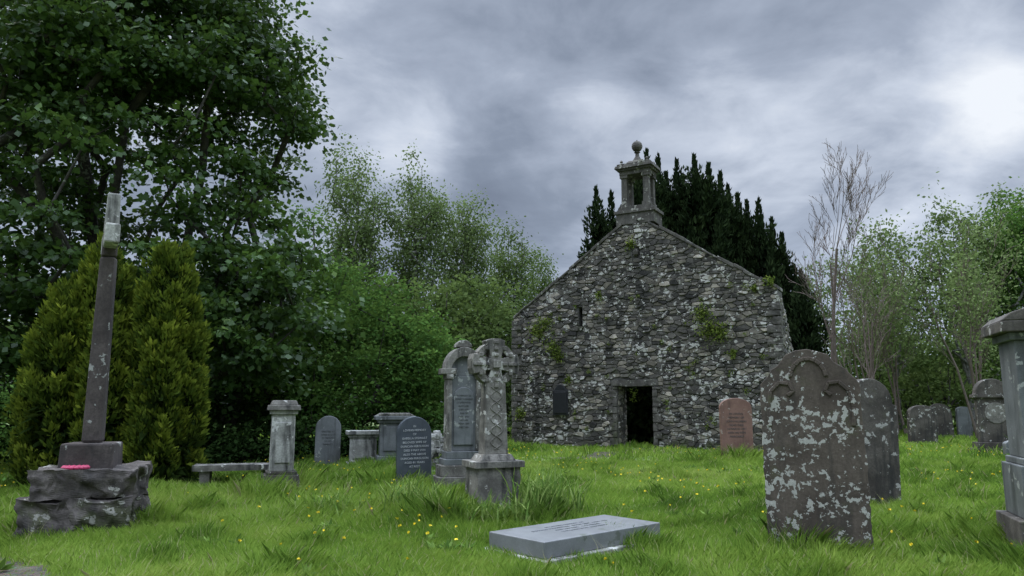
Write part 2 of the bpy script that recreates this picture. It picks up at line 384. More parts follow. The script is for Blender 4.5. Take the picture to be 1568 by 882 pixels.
st_=(rng.random(n)<.0035)&(y<16); hh=np.where(st_,np.minimum(hh*2.0,.3),hh); wd=np.where(st_,wd*.55,wd)
z=g(x,y)-.005
ang=rng.random(n)*2*math.pi; lean=.25+.65*rng.random(n)
bx,by=np.cos(ang),np.sin(ang); la=rng.random(n)*2*math.pi
la=np.where(rng.random(n)<.5,la,1.2*np.sin(x*1.7)+1.5*np.sin(y*2.1)+1.0*np.sin(x*5+y*4))
V=np.empty((n,5,3))
lx,ly=np.cos(la)*lean*hh,np.sin(la)*lean*hh
V[:,0]=np.stack([x-bx*wd/2,y-by*wd/2,z],1); V[:,1]=np.stack([x+bx*wd/2,y+by*wd/2,z],1)
V[:,2]=np.stack([x+bx*wd*.4+lx*.35,y+by*wd*.4+ly*.35,z+hh*.6],1); V[:,3]=np.stack([x+lx,y+ly,z+hh],1)
V[:,4]=np.stack([x-bx*wd*.4+lx*.35,y-by*wd*.4+ly*.35,z+hh*.6],1)
me=bpy.data.meshes.new('grass'); me.vertices.add(5*n); me.vertices.foreach_set('co',V.reshape(-1).astype(np.float32))
me.loops.add(5*n); me.loops.foreach_set('vertex_index',np.arange(5*n,dtype=np.int32))
me.polygons.add(n); me.polygons.foreach_set('loop_start',np.arange(0,5*n,5,dtype=np.int32))
t=.02+.36*rng.random(n)+.32*pn2+.2*pn*fine+.24*pn3-.28*tuft; t=np.where((rng.random(n)<.03)|st_,1.0,np.clip(t,0,.9))
a=me.attributes.new('tint','FLOAT','FACE'); a.data.foreach_set('value',np.clip(t,0,1).astype(np.float32))
me.materials.append(M_grass); me.update(calc_edges=True); COL.objects.link(bpy.data.objects.new('grass',me))

M_yel=plain('buttercup_yellow',(.8,.6,.02)); nb=1150
D=np.sqrt(rng.random(nb)*(22**2-6**2)+36); bx=(rng.random(nb)*1.5-.75)*D; cl=np.sin(bx*1.1+D*.4)+rng.normal(size=nb)*.6>0.1
bx,D=bx[cl],D[cl]; C=np.stack([bx,D,g(bx,D)+.12+.09*rng.random(len(bx))],1); C=np.repeat(C,4,0)
A=rng.normal(size=C.shape); A[:,2]=np.abs(A[:,2])+.3
leafmesh('buttercup_flowers',C,A,np.full(len(C),.022),1.2,np.ones(len(C)),M_yel,None,rng)
M_weed=foliage_mat('weed_leaves',[(0,(.05,.10,.02)),(.5,(.10,.18,.035)),(1,(.19,.28,.07))],.3)
nb=260; D=np.sqrt(rng.random(nb)*(16**2-6**2)+36); bx=(rng.random(nb)*1.5-.75)*D
C=np.repeat(np.stack([bx,D,g(bx,D)+.03],1),14,0); A=rng.normal(size=C.shape); A[:,2]=np.abs(A[:,2])*.5+.35
leafmesh('dandelion_weeds',C,A,.07+.07*rng.random(len(C)),.32,rng.random(len(C)),M_weed,None,rng)

# ------------------------------------------------------------------ CHURCH
church=empty('stone_church',(Lx,Ly,0),math.atan2(-.502,.865))
W=8.96; AP=4.6; EL,ER,AZ=4.42,4.75,7.55
def rake(s): 
    return EL+(AZ-EL)*s/AP if s<AP else ER+(AZ-ER)*(W-s)/(W-AP)
D0,D1,DT=3.85,5.05,1.93
rr=random.Random(3)
sv=[];sf=[];stt=[]
def clip(poly,nx,nz,d):
    o=[];m_=len(poly)
    for i in range(m_):
        p,q=poly[i],poly[(i+1)%m_]; a=nx*p[0]+nz*p[1]-d; b=nx*q[0]+nz*q[1]-d
        if a<=0: o.append(p)
        if (a<0 and b>0) or (a>0 and b<0):
            t=a/(a-b); o.append((p[0]+(q[0]-p[0])*t,p[1]+(q[1]-p[1])*t))
    return o
def vrubble(u0,u1,z0,z1,top,mp,holes=(),dx=.225,dz=.105,drop=.24):
    ni=int((u1-u0)/dx)+4; nj=int((z1-z0)/dz)+4; S={}
    for j in range(-2,nj):
        off=rr.random()*dx
        for i in range(-2,ni):
            if rr.random()<drop: continue
            S[(i,j)]=(u0+i*dx+off+rr.uniform(-.42,.42)*dx,z0+j*dz+rr.uniform(-.34,.34)*dz+.04*math.sin((u0+i*dx)*1.3))
    ax=2.05
    for (i,j),(px,pz) in S.items():
        if px<u0-.05 or px>u1+.05 or pz>top(max(u0,min(u1,px)))+.02 or pz<z0-.1: continue
        if any(a<px<b and c<pz<d for a,b,c,d in holes): continue
        poly=[(px-.45,pz-.22),(px+.45,pz-.22),(px+.45,pz+.22),(px-.45,pz+.22)]
        for di in range(-3,4):
            for dj in range(-3,4):
                q=S.get((i+di,j+dj))
                if q is None or (di==0 and dj==0): continue
                ex,ez=(q[0]-px)/ax,(q[1]-pz); mx,mz=(q[0]+px)/2/ax,(q[1]+pz)/2
                poly=clip(poly,ex/ax,ez,ex*mx+ez*mz)
                if len(poly)<3: break
            if len(poly)<3: break
        if len(poly)<3: continue
        for a,b,c,d in holes:
            if max(p[0] for p in poly)<=a or min(p[0] for p in poly)>=b or max(p[1] for p in poly)<=c or min(p[1] for p in poly)>=d: continue
            o=[(a-px,(1,0,a)),(px-b,(-1,0,-b)),(c-pz,(0,1,c)),(pz-d,(0,-1,-d))]
            o.sort(key=lambda t:-t[0]); poly=clip(poly,*o[0][1])
            if len(poly)<3: break
        if len(poly)<3: continue
        poly=clip(poly,-1,0,-u0); poly=clip(poly,1,0,u1) if len(poly)>2 else poly
        if len(poly)<3: continue
        cx_=max(u0+.02,min(u1-.02,px)); t0=top(cx_); sl_=(top(cx_+.01)-top(cx_-.01))/.02
        poly=clip(poly,-sl_,1,t0-sl_*cx_+rr.uniform(-.02,.04))
        if len(poly)<3: continue
        A_=0
        for k in range(len(poly)):
            p,q=poly[k],poly[(k+1)%len(poly)]; A_+=p[0]*q[1]-q[0]*p[1]
        if abs(A_)/2<.003: continue
        mu=sum(p[0] for p in poly)/len(poly); mz=sum(p[1] for p in poly)/len(poly); m_=len(poly); o=len(sv)
        dep=rr.uniform(.012,.066); tx_,tz_=rr.uniform(-.04,.04),rr.uniform(-.10,.10)
        ex=max(abs(p[0]-mu) for p in poly); ez=max(abs(p[1]-mz) for p in poly)
        for fx,fd in ((.010,-.02),(.012,dep*.6),(.030,dep)):
            kx=max(.3,1-fx/ex); kz=max(.3,1-fx*.8/ez)
            for p in poly:
                sv.append(mp(mu+(p[0]-mu)*kx,mz+(p[1]-mz)*kz,fd+(tx_*(p[0]-mu)+tz_*(p[1]-mz))*(fd>0)))
        fs=[tuple(2*m_+k for k in range(m_))]
        for rg in (0,1): fs+=[(rg*m_+k,rg*m_+(k+1)%m_,(rg+1)*m_+(k+1)%m_,(rg+1)*m_+k) for k in range(m_)]
        r_=rr.random(); t=rr.gauss(.43,.2) if r_<.91 else rr.uniform(.8,1)
        for q in fs: sf.append(tuple(k+o for k in q)); stt.append(max(0,min(1,t)))
front=lambda u,z,o:(u,-o,z)
vrubble(0,W,-.2,7.7,rake,front,[(D0,D1,-1,DT),(D0-.18,D1+.15,DT,DT+.24),(2.52,2.66,3.95,4.6),(AP-.12,AP+.12,6.1,6.45)])
def sidetop(y): 
    return 4.6-1.1*max(0,y-.5) if y<2.6 else 2.25+.12*math.sin(y*3)
vrubble(0,8.0,-.2,4.7,sidetop,lambda u,z,o:(W+o,u,z))
vrubble(.02,.74,-.2,1.93,lambda s:1.92,lambda u,z,o:(D0+o*.4,u,z))
vrubble(.02,.74,-.2,1.93,lambda s:1.92,lambda u,z,o:(D1-o*.4,u,z))
mk('rubble_masonry',sv,sf,[M_wall],tint=stt,parent=church)
mb=MB(); Y1=.75
def rp(a,b,bot=-.3):
    pts=[(a,bot),(b,bot),(b,rake(b)-.05)]
    if a<AP<b: pts.append((AP,AZ-.05))
    pts.append((a,rake(a)-.05)); return pts
mb.prism(rp(.02,2.52),0,Y1); mb.prism([(2.52,-.3),(2.66,-.3),(2.66,3.95),(2.52,3.95)],0,Y1); mb.prism(rp(2.52,2.66,4.6),0,Y1)
mb.prism([(2.52,3.95),(2.66,3.95),(2.66,4.6),(2.52,4.6)],.35,Y1)
mb.prism(rp(2.66,D0),0,Y1); mb.prism(rp(D0,D1,DT+.02),0,Y1); mb.prism(rp(D1,W-.02),0,Y1)
mb.prism([(.76,-.3),(8,-.3),(8,2.2),(2.6,2.2),(.76,4.2)],0,.66)
nv=len(mb.v)-10
for i in range(nv,nv+10):
    xx,yy,z_=mb.v[i]; mb.v[i]=(W-.02-yy,xx,z_)
mb.prism([(.76,-.3),(8,-.3),(8,2.2),(2.6,2.6),(.76,3.6)],0,.66)
nv=len(mb.v)-10
for i in range(nv,nv+10):
    xx,yy,z_=mb.v[i]; mb.v[i]=(.02+yy,xx,z_)
mb.prism([(.7,-.3),(W-.7,-.3),(W-.7,2.4),(6,3.2),(3,3.4),(.7,2.6)],7.3,7.98)
mb.build('wall_core',[M_core],(0,0,0),0,0,church)
mb=MB()
mb.rock((D0+D1)/2,.2,DT+.12,D1-D0+.36,.56,.20,.02,8,1,0,.03,4)
z=-.1;i=0
while z<DT-.05:
    hh_=rr.uniform(.18,.32); hh_=min(hh_,DT-z)
    for sgn,e in((-1,D0),(1,D1)):
        ww=.26 if (i+(sgn>0))%2 else .14
        mb.rock(e+sgn*ww/2,.08,z+hh_/2,ww,.36,hh_-.02,.016,4,i*2+sgn,0,.06,5)
    z+=hh_; i+=1
mb.box((D0+D1)/2,.3,-.15,.03,1.3,.8)
mb.build('door_surround',[M_dress],(0,0,0),0,0,church)
mb=MB(); z=-.1;i=0
while z<4.2:
    h_=rr.uniform(.14,.28)
    for cx,lim in((0,4.3),(W,4.5)):
        if z+h_<lim:
            ww=.40 if i%2 else .22; sg=1 if cx==0 else -1
            mb.rock(cx+sg*(ww/2-.05),.12,z+h_/2,ww,.42,h_-.02,.025,4,i+cx,0,.08,5)
    z+=h_; i+=1
mb.build('corner_quoins',[M_dress],(0,0,0),0,0,church)
mb=MB()
for a,b in((0,AP-.45),(W,AP+.45)):
    t=0; L=abs(b-a)
    while t<L:
        l=rr.uniform(.2,.5); s0=a+(t if b>a else -t); s1=a+(min(L,t+l) if b>a else -min(L,t+l))
        z0,z1=rake(s0),rake(s1); th=rr.uniform(.03,.10); dz=rr.uniform(-.04,.025)
        mb.add([(s0,-.07,z0+dz-.03),(s1,-.07,z1+dz-.03),(s1,-.07,z1+dz+th),(s0,-.07,z0+dz+th),(s0,.8,z0+dz-.03),(s1,.8,z1+dz-.03),(s1,.8,z1+dz+th),(s0,.8,z0+dz+th)],
               [(0,1,2,3),(7,6,5,4),(3,2,6,7),(0,4,5,1),(0,3,7,4),(1,5,6,2)])
        t+=l+.015
mb.build('skew_copes',[M_dress],(0,0,0),0,.012,church)
mb=MB(); mb.box(1.85,-.10,1.02,1.85,.56,.05); mb.box(1.85,-.135,1.08,1.79,.46,.02)
mb.prism([(1.62,1.85),(2.08,1.85),(1.96,2.0),(1.85,2.04),(1.74,2.0)],-.125,-.075)
mb.build('memorial_plaque',[M_plaque],(0,0,0),0,.01,church)
mb=MB(); mb.box(AP,.05,6.08,6.47,.3,.1); mb.lathe([(.02,6.15),(.09,6.2),(.1,6.3),(.04,6.4)],8,AP,-.03)
mb.build('gable_niche_stone',[M_dress],(0,0,0),0,.01,church)
mb=MB(); by=.38
mb.box(AP,by,7.25,7.62,1.3,.84); mb.box(AP,by,7.62,7.72,1.42,.92); mb.box(AP,by,7.72,7.86,1.12,.8)
for dx in(-.38,.38):
    for dy in(-.23,.23):
        mb.box(AP+dx,by+dy,7.86,7.98,.26,.25); mb.box(AP+dx,by+dy,7.98,8.86,.2,.19,0,.94); mb.box(AP+dx,by+dy,8.86,8.96,.27,.25)
mb.box(AP,by,8.96,9.1,1.04,.74); mb.box(AP,by,9.1,9.17,1.16,.86); mb.box(AP,by,9.17,9.27,1.3,.98,0,.97); mb.box(AP,by,9.27,9.34,1.16,.86)
mb.box(AP,by,9.34,9.48,.8,.62,0,.6); 
for dx in(-.45,.45):
    for dy in(-.32,.32): mb.lathe([(.06,9.34),(.035,9.4),(.06,9.44),(.01,9.5)],8,AP+dx,by+dy)
mb.lathe([(.17,9.46),(.13,9.56),(.07,9.66),(.06,9.76),(.11,9.8),(.05,9.84)],14,AP,by)
mb.lathe([(.05,9.83),(.13,9.87),(.175,9.95),(.185,10.02),(.165,10.10),(.12,10.16),(.05,10.19),(.01,10.24)],16,AP,by)
mb.build('bellcote',[M_dress],(0,0,0),0,.012,church)
M_fern=foliage_mat('fern_leaves',[(0,(.06,.09,.018)),(.5,(.13,.18,.035)),(1,(.26,.30,.07))],.35)
F_yew=foliage_mat('yew_needles',[(0,(.008,.013,.006)),(.5,(.019,.031,.013)),(1,(.045,.066,.024))],0)
def fernpatch(fc,dens,name,size=.06):
    Cc=[];Aa=[]
    for s_,z_,r_ in fc:
        nn=int(dens*r_); o=rng.normal(size=(nn,3))*r_*.5; o[:,1]=-np.abs(o[:,1])*.5-.05
        Cc.append(np.array([s_,0,z_])+o); q=rng.normal(size=(nn,3)); q[:,1]-=.8; q[:,2]-=.3; Aa.append(q)
    Cc=np.concatenate(Cc);Aa=np.concatenate(Aa)
    leafmesh(name,Cc,Aa,size*(.7+1.2*rng.random(len(Cc))),.5,rng.random(len(Cc)),M_fern,church,rng)
fernpatch([(1.0,3.9,.34),(1.35,4.15,.2),(1.55,3.3,.3),(1.8,3.0,.2),(6.95,3.7,.40),(6.7,4.15,.26),(7.25,3.55,.28),(4.45,6.55,.16),(7.6,2.9,.12),(8.75,4.95,.13),(2.1,2.2,.12),(3.3,5.0,.1),(.3,1.1,.2),(8.3,4.8,.1)],900,'wall_ferns')
sp_=[(rng.random()*W,rng.random()*5,.05+.05*rng.random()) for _ in range(55)]
fernpatch([q for q in sp_ if q[1]<rake(q[0])-.3 and not(3.6<q[0]<5.3 and q[1]<2.4)],500,'wall_moss_tufts',.035)
nn=15000; Cc=np.stack([.8+7.3*rng.random(nn),1.6+5.4*rng.random(nn),3.6*rng.random(nn)**.8],1)
leafmesh('interior_dark_yew_fill',Cc,rng.normal(size=(nn,3)),.22+.2*rng.random(nn),.6,rng.random(nn),F_yew,church,rng)  # yew foliage added inside to block the sky and darken the doorway
nn=60; Cc=np.stack([3.85+.25*rng.random(nn),.95+.4*rng.random(nn),1.4+.5*rng.random(nn)],1)
leafmesh('interior_fern',Cc,rng.normal(size=(nn,3)),.05+.04*rng.random(nn),.6,.5*rng.random(nn),M_fern,church,rng)

# ------------------------------------------------------------------ HEADSTONES
def arc(cx,cz,rx,rz,a0,a1,n=14): return [(cx+rx*math.cos(R(a0+(a1-a0)*i/n)),cz+rz*math.sin(R(a0+(a1-a0)*i/n))) for i in range(n+1)]
def prof_round(w,h): return [(-w/2,0),(w/2,0)]+arc(0,h-w/2,w/2,w/2,0,180,18)
def prof_seg(w,h,rise): return [(-w/2,0),(w/2,0)]+arc(0,h-rise,w/2,rise,0,180,16)
def headstone(name,x,y,rot,prof,th,mat,base=None,bw=None,lines=None,ts=.05,tz=1,tmat=None,tilt=0):
    mb=MB(); z0=0
    if base: mb.box(0,0,0,base,bw,th+.14,1); z0=base
    mb.prism([(a,b+z0) for a,b in prof],-th/2,th/2)
    ob=mb.build(name,[mat,M_dress],place(x,y),rot,.01)
    ob.rotation_euler[1]=tilt
    if lines: text(ob,lines,0,-th/2-.005,tz,ts,tmat or M_text)
    return ob
P=[(-.43,0),(.44,0),(.445,.6),(.44,1.2),(.435,1.56),(.41,1.60),(.37,1.64),(.33,1.70),(.27,1.74),(.23,1.77),(.18,1.83),(.09,1.87),(0,1.885),(-.09,1.88),(-.18,1.84),(-.23,1.78),(-.27,1.74),(-.32,1.70),(-.35,1.64),(-.39,1.60),(-.43,1.57),(-.435,1.2),(-.44,.6)]
mb=MB(); Pq=[]
for i in range(len(P)):
    a,b=P[i],P[(i+1)%len(P)]; m_=max(1,int(math.hypot(a[0]-b[0],a[1]-b[1])/.05))
    for t in range(m_): Pq.append((a[0]+(b[0]-a[0])*t/m_+rr.uniform(-.007,.007),a[1]+(b[1]-a[1])*t/m_+rr.uniform(-.006,.006)))
mb.prism(Pq,-.075,.075)
def arc2(pts,w,y0,y1):
    L=[];Rr_=[]
    for i,p in enumerate(pts):
        a=pts[max(0,i-1)];b=pts[min(len(pts)-1,i+1)]; d=math.hypot(b[0]-a[0],b[1]-a[1]); nx_,nz_=-(b[1]-a[1])/d,(b[0]-a[0])/d
        L.append((p[0]+nx_*w,p[1]+nz_*w)); Rr_.append((p[0]-nx_*w,p[1]-nz_*w))
    for i in range(len(pts)-1): mb.prism([L[i],L[i+1],Rr_[i+1],Rr_[i]],y0,y1)
for sg in(-1,1):
    arc2([(sg*.36,1.18),(sg*.37,1.35),(sg*.34,1.5),(sg*.26,1.58),(sg*.17,1.57),(sg*.14,1.5),(sg*.19,1.46)],.018,-.092,-.072)
arc2(arc(0,1.6,.16,.2,10,170,9),.018,-.093,-.072)
ob=mb.build('lichen_headstone',[M_old],place(2.80,7.02),R(-20),.006); ob.rotation_euler[1]=R(-.4)
headstone('dark_headstone',4.78,10.2,R(4),[(-.36,0),(.36,0),(.37,1.3)]+arc(0,1.32,.31,.34,0,180,12)+[(-.37,1.3)],.26,M_old2,.12,.85,tilt=R(1.5))
headstone('red_granite_headstone',5.3,17.8,R(-4),prof_seg(.74,1.42,.22),.14,M_red,.12,.98,['IN LOVING','MEMORY OF','JOHN McLAREN','WHO DIED','14 MARCH 1921','AND HIS WIFE','MARGARET'],.065,1.15,M_textd)
headstone('white_marker_stone',5.44,19.2,R(5),prof_seg(.26,1.58,.04),.1,M_white)
headstone('slate_headstone',-1.68,13.0,R(22),prof_round(.60,1.05),.12,M_slate,.13,.8,['IN','LOVING MEMORY','OF','ISABELLA STEWART','BELOVED WIFE OF','DUNCAN FERGUSON','DIED 9 MAY 1934','ALSO THE ABOVE','DUNCAN FERGUSON','AGED 81 YEARS','AT REST'],.05,1.0,M_text,tilt=R(-1))
headstone('grey_headstone',-4.0,16.4,R(12),prof_round(.54,1.03),.13,M_grey,.12,.75,['ERECTED BY','JAMES SCOTT','IN MEMORY','OF HIS','PARENTS'],.05,.8,M_textd)
headstone('mossy_headstone',13.4,24.6,R(-5),prof_seg(.85,1.2,.25),.25,M_old2,.1,1.05,tilt=R(2))
headstone('mossy_headstone',16.2,28.4,R(-8),prof_round(.85,1.2),.15,M_old2,.1,1.0,tilt=R(-2))
headstone('mossy_headstone',17.2,28.6,R(-8),prof_seg(.5,1.2,.12),.15,M_grey)
headstone('mossy_headstone',19.0,30,R(-8),prof_seg(.8,1.3,.2),.15,M_old2)
mb=MB(); mb.box(0,0,0,.18,1.2,.5); mb.box(0,0,.18,.34,1.0,.36); mb.box(0,0,.34,1.5,.78,.2); mb.box(0,0,1.5,1.58,.94,.32)
mb.prism([(-.42,1.58),(.42,1.58)]+arc(0,1.62,.4,.38,0,180,14),-.14,.14); mb.prism(arc(.05,1.1,.28,.28,0,360,14)[:-1],-.115,-.09,1)
mb.build('arched_headstone',[M_old2,M_pale],place(12.75,19.9),R(-12),.012)
headstone('small_marker_stone',12.2,18.3,R(-10),prof_seg(.5,.5,.1),.2,M_grey)

mb=MB(); mb.box(0,0,0,.36,1.0,.78,1); mb.box(0,0,.36,.82,.86,.64,0); mb.box(0,0,.82,.88,.8,.58,0); mb.box(0,0,.88,1.92,.74,.52,0)
mb.box(0,0,1.92,1.99,.82,.6); mb.box(0,0,1.99,2.09,.96,.74,1); mb.prism([(-.48,2.09),(.48,2.09),(.4,2.16),(.12,2.26),(-.12,2.26),(-.4,2.16)],-.37,.37,1)
mb.box(0,-.272,1.0,1.85,.56,.02,0)
ob=mb.build('granite_pedestal_monument',[M_grey,M_old2],place(4.94,6.75),R(-20),.012)
text(ob,['SACRED','TO THE MEMORY OF','ALEXANDER','McGREGOR','DIED 1878'],0,-.286,1.7,.06,M_textd)

mb=MB(); mb.box(0,0,0,.17,.66,.62,1); mb.box(0,0,.17,.33,.54,.5,1,.92); mb.box(0,0,.33,.38,.44,.42,1)
mb.box(0,0,.38,1.22,.35,.33,0,.95); mb.box(0,0,1.22,1.28,.40,.38,0); mb.box(0,0,1.28,1.36,.48,.46,2,.96); mb.box(0,0,1.36,1.43,.4,.38,2,.85); mb.box(0,-.17,.5,1.1,.22,.02,0)
mb.build('stone_pedestal',[M_white,M_old2,M_pale],place(-3.50,11.5),R(20),.015)
mb=MB(); mb.rock(0,0,.36,1.3,.42,.09,.012,8,3,0,.03,5); mb.rock(-.47,0,.14,.16,.3,.36,.012,3,4,0,.05,5); mb.rock(.47,0,.14,.16,.3,.36,.012,3,5,0,.05,5)
mb.build('stone_bench',[M_pale],place(-4.5,12.4),R(14),0)
mb=MB(); mb.box(0,0,0,.14,.7,.5); mb.box(0,0,.14,.66,.56,.38); mb.box(0,0,.66,.72,.64,.44); mb.box(0,0,.72,.8,.74,.52); mb.box(0,-.2,.22,.6,.42,.02)
mb.build('pale_pedestal_tomb',[M_white],place(-3.22,16.3),R(14),.012)
mb=MB(); mb.box(0,0,0,.2,.84,.56,1); mb.box(0,0,.2,.3,.74,.5); mb.box(0,0,.3,.98,.62,.4); mb.box(0,0,.98,1.04,.72,.48); mb.box(0,0,1.04,1.12,.84,.56)
mb.prism([(-.4,1.12),(.4,1.12),(.3,1.18),(-.3,1.18)],-.26,.26,1); mb.box(0,-.21,.4,.9,.48,.02)
mb.build('grey_pedestal_tomb',[M_grey,M_pale],place(-2.5,16.0),R(14),.012)
mb=MB()
for i in range(90):
    a=rr.uniform(0,6.28); q=rr.random(); zz_=.75*q; rad=.42*(1-q)**.6*rr.uniform(.3,1)
    mb.rock(rad*math.cos(a),rad*math.sin(a),zz_+.08,rr.uniform(.08,.17),rr.uniform(.08,.15),rr.uniform(.06,.11),.03,2,i,0,.2,6)
mb.build('stone_cairn',[M_white],place(-1.45,14.4),0,0)

mb=MB(); mb.box(0,0,0,.22,.9,.56,1); mb.box(0,0,.22,.40,.78,.46,1); mb.box(0,0,.4,.5,.68,.4); mb.box(0,0,.5,.62,.6,.36)
mb.box(0,.02,.62,1.86,.50,.24,0); mb.box(-.25,-.03,.62,1.80,.08,.26,1); mb.box(.25,-.03,.62,1.80,.08,.26,1)
mb.box(-.25,-.03,1.80,1.88,.12,.3,1); mb.box(.25,-.03,1.80,1.88,.12,.3,1)
mb.box(-.26,0,1.88,1.98,.24,.36,1); mb.box(.26,0,1.88,1.98,.24,.36,1)
o=arc(0,1.94,.33,.40,0,180,16); i_=arc(0,1.90,.235,.28,180,0,16); mb.prism(o+i_,-.17,.15,1)
mb.prism([(-.23,1.86),(.23,1.86)]+arc(0,1.90,.24,.29,0,180,14),-.09,.1,0)
mb.prism(arc(0,2.34,.14,.12,0,180,8),-.12,.1,1)
mb.prism([(-.17,.72),(.17,.72),(.17,1.5)]+arc(0,1.5,.17,.17,0,180,12)+[(-.17,1.5)],-.125,-.09,2)
ob=mb.build('arched_monument',[M_grey,M_pale,M_grey],place(-.84,12.6),R(18),.01)
text(ob,['IN MEMORY OF','ROBERT CARNEGIE','OF STRONVAR','BORN 1801','DIED 1879','AND OF','MARY ANN','HIS WIFE','BORN 1809','DIED 1886'],0,-.13,1.52,.036,M_textd,1.6)

# celtic cross
mb=MB(); mb.box(0,0,0,.16,.80,.62); mb.box(0,0,.16,.62,.60,.46,0,.94); mb.box(0,0,.62,.7,.66,.5); mb.box(0,0,.7,.78,.48,.36,0,.8)
mb.box(0,0,.78,1.72,.32,.22,0,.8,.85)
cz=1.91
def cross_arm(a):
    c,s=math.cos(a),math.sin(a)
    pr=[(-.07,.0),(.07,0),(.075,.1),(.13,.30),(.06,.325),(-.06,.325),(-.13,.30),(-.075,.1)]
    return [(x*c-z*s,cz+x*s+z*c) for x,z in pr]
for k in range(4): mb.prism(cross_arm(k*math.pi/2),-.095+.001*k,.095-.001*k)
for k in range(24):
    a0=15*k;a1=15*(k+1)-(2 if k%2 else 0)
    mb.prism(arc(0,cz,.285,.285,a0,a1,2)+arc(0,cz,.19,.19,a1,a0,2),-.07,.07)
def weave(x0,amp,ph,z0,z1,yy):
    N=60; pts=[(x0+amp*math.sin(ph+(z0+(z1-z0)*i/N)*22),z0+(z1-z0)*i/N) for i in range(N+1)]
    for i in range(N):
        (xa,za),(xb,zb)=pts[i],pts[i+1]; w_=.011
        mb.prism([(xa-w_,za),(xa+w_,za),(xb+w_,zb+.002),(xb-w_,zb+.002)],yy+.018*(za-z0)/(z1-z0),yy+.03)
weave(0,.075,0,.84,1.62,-.122); weave(0,.075,math.pi,.84,1.62,-.120)
for k in range(12):
    a=k*math.pi/6; mb.box(.235*math.cos(a),-.085,cz+.235*math.sin(a)-.025,cz+.235*math.sin(a)+.025,.05,.04)
for k in range(4):
    a=k*math.pi/2
    for q in(.12,.2,.28): mb.box(q*math.cos(a),-.1,cz+q*math.sin(a)-.02,cz+q*math.sin(a)+.02,.06,.03)
mb.box(0,-.11,cz-.05,cz+.05,.1,.05)
mb.build('celtic_cross',[M_pale],place(-.24,9.6),R(24),.006)

# memorial cross left
mc=empty('memorial_cross',place(-4.66,8.35),R(16))
mb=MB(); mb.rock(0,0,.19,1.12,.87,.41,.085,16,1,0,.07,3.6); mb.build('rough_plinth_lower',[M_brown],(0,0,0),0,0,mc)
mb=MB(); mb.rock(.05,0,.545,1.04,.82,.30,.08,16,2,0,.09,3.8); mb.build('rough_plinth_upper',[M_brown],(0,0,0),0,0,mc)
mb=MB(); mb.box(.02,0,.64,.96,.54,.48,0,.96); mb.build('socket_block',[M_shaft],(0,0,0),0,.02,mc)
mb=MB(); mb.box(.02,0,.96,3.05,.2,.19,0,.8); mb.build('shaft',[M_shaft],(0,0,0),0,.03,mc)
mb=MB(); mb.box(0,0,3.05,3.34,.16,.155,1,.96); mb.box(0,0,3.34,3.80,.155,.15,0,.85)
for sg in(-1,1): mb.box(0,sg*.27,3.14,3.36,.15,.38,0)
mb.build('cross_head',[M_white,M_shaft],(.02,0,0),R(15),.02,mc)
mb=MB()
for k in range(14):
    a=k*.449; mb.lathe([(.01,.695),(.028,.705),(.03,.72),(.01,.74)],7,-.05+.11*math.cos(a),-.32+.04*math.sin(a))
mb.build('poppy_wreath',[M_poppy],(0,0,0),0,0,mc)

# ledger slab
mb=MB(); mb.box(0,0,0,.045,1.76,.88,1); mb.box(0,0,.045,.19,1.64,.74,0)
ob=mb.build('ledger_slab',[M_slab,M_white],place(.64,7.48,.035),R(42),.008)
t_=text(ob,['IN LOVING MEMORY OF','DONALD MACINTYRE   BORN 1889   DIED 1957','AND HIS WIFE   CATHERINE','THE LORD IS MY SHEPHERD'],0,.16,.1905,.05,M_slate,1.8); t_.rotation_euler=(0,0,0)

# ------------------------------------------------------------------ DAYLILY / IRIS clumps
M_iris=foliage_mat('iris_leaves',[(0,(.055,.11,.02)),(.5,(.12,.20,.045)),(1,(.26,.33,.10))],.35)
def blades(name,x,y,n,L,spread,seed):
    r=np.random.default_rng(seed); v=[];f=[];tt=[]
    for i in range(n):
        a=r.random()*6.28; b0=np.array([r.normal()*spread*.35,r.normal()*spread*.3,0]); l=L*(.6+.5*r.random()); cv=.25+.7*r.random()
        d=np.array([math.cos(a),math.sin(a),0]); sd_=np.array([-d[1],d[0],0]); o=len(v); wd_=.009+.008*r.random()
        for k in range(6):
            t=k/5; p_=b0+d*l*cv*t**1.8*.6+np.array([0,0,l*(t-.35*cv*t**3)]); ww=wd_*(1-t**2)+.001
            v.append(p_-sd_*ww); v.append(p_+sd_*ww)
        for k in range(5): f.append((o+2*k,o+2*k+1,o+2*k+3,o+2*k+2)); tt.append(r.random())
    return mk(name,v,f,[M_iris],place(x,y),tint=tt)
blades('iris_clump',-1.22,9.2,120,.66,.5,1); blades('iris_clump',.42,9.1,140,.78,.6,2); blades('iris_clump',-.45,8.85,80,.48,.5,3)
blades('iris_clump',-2.15,9.3,90,.38,.5,4); blades('iris_clump',.05,8.75,60,.42,.4,6)

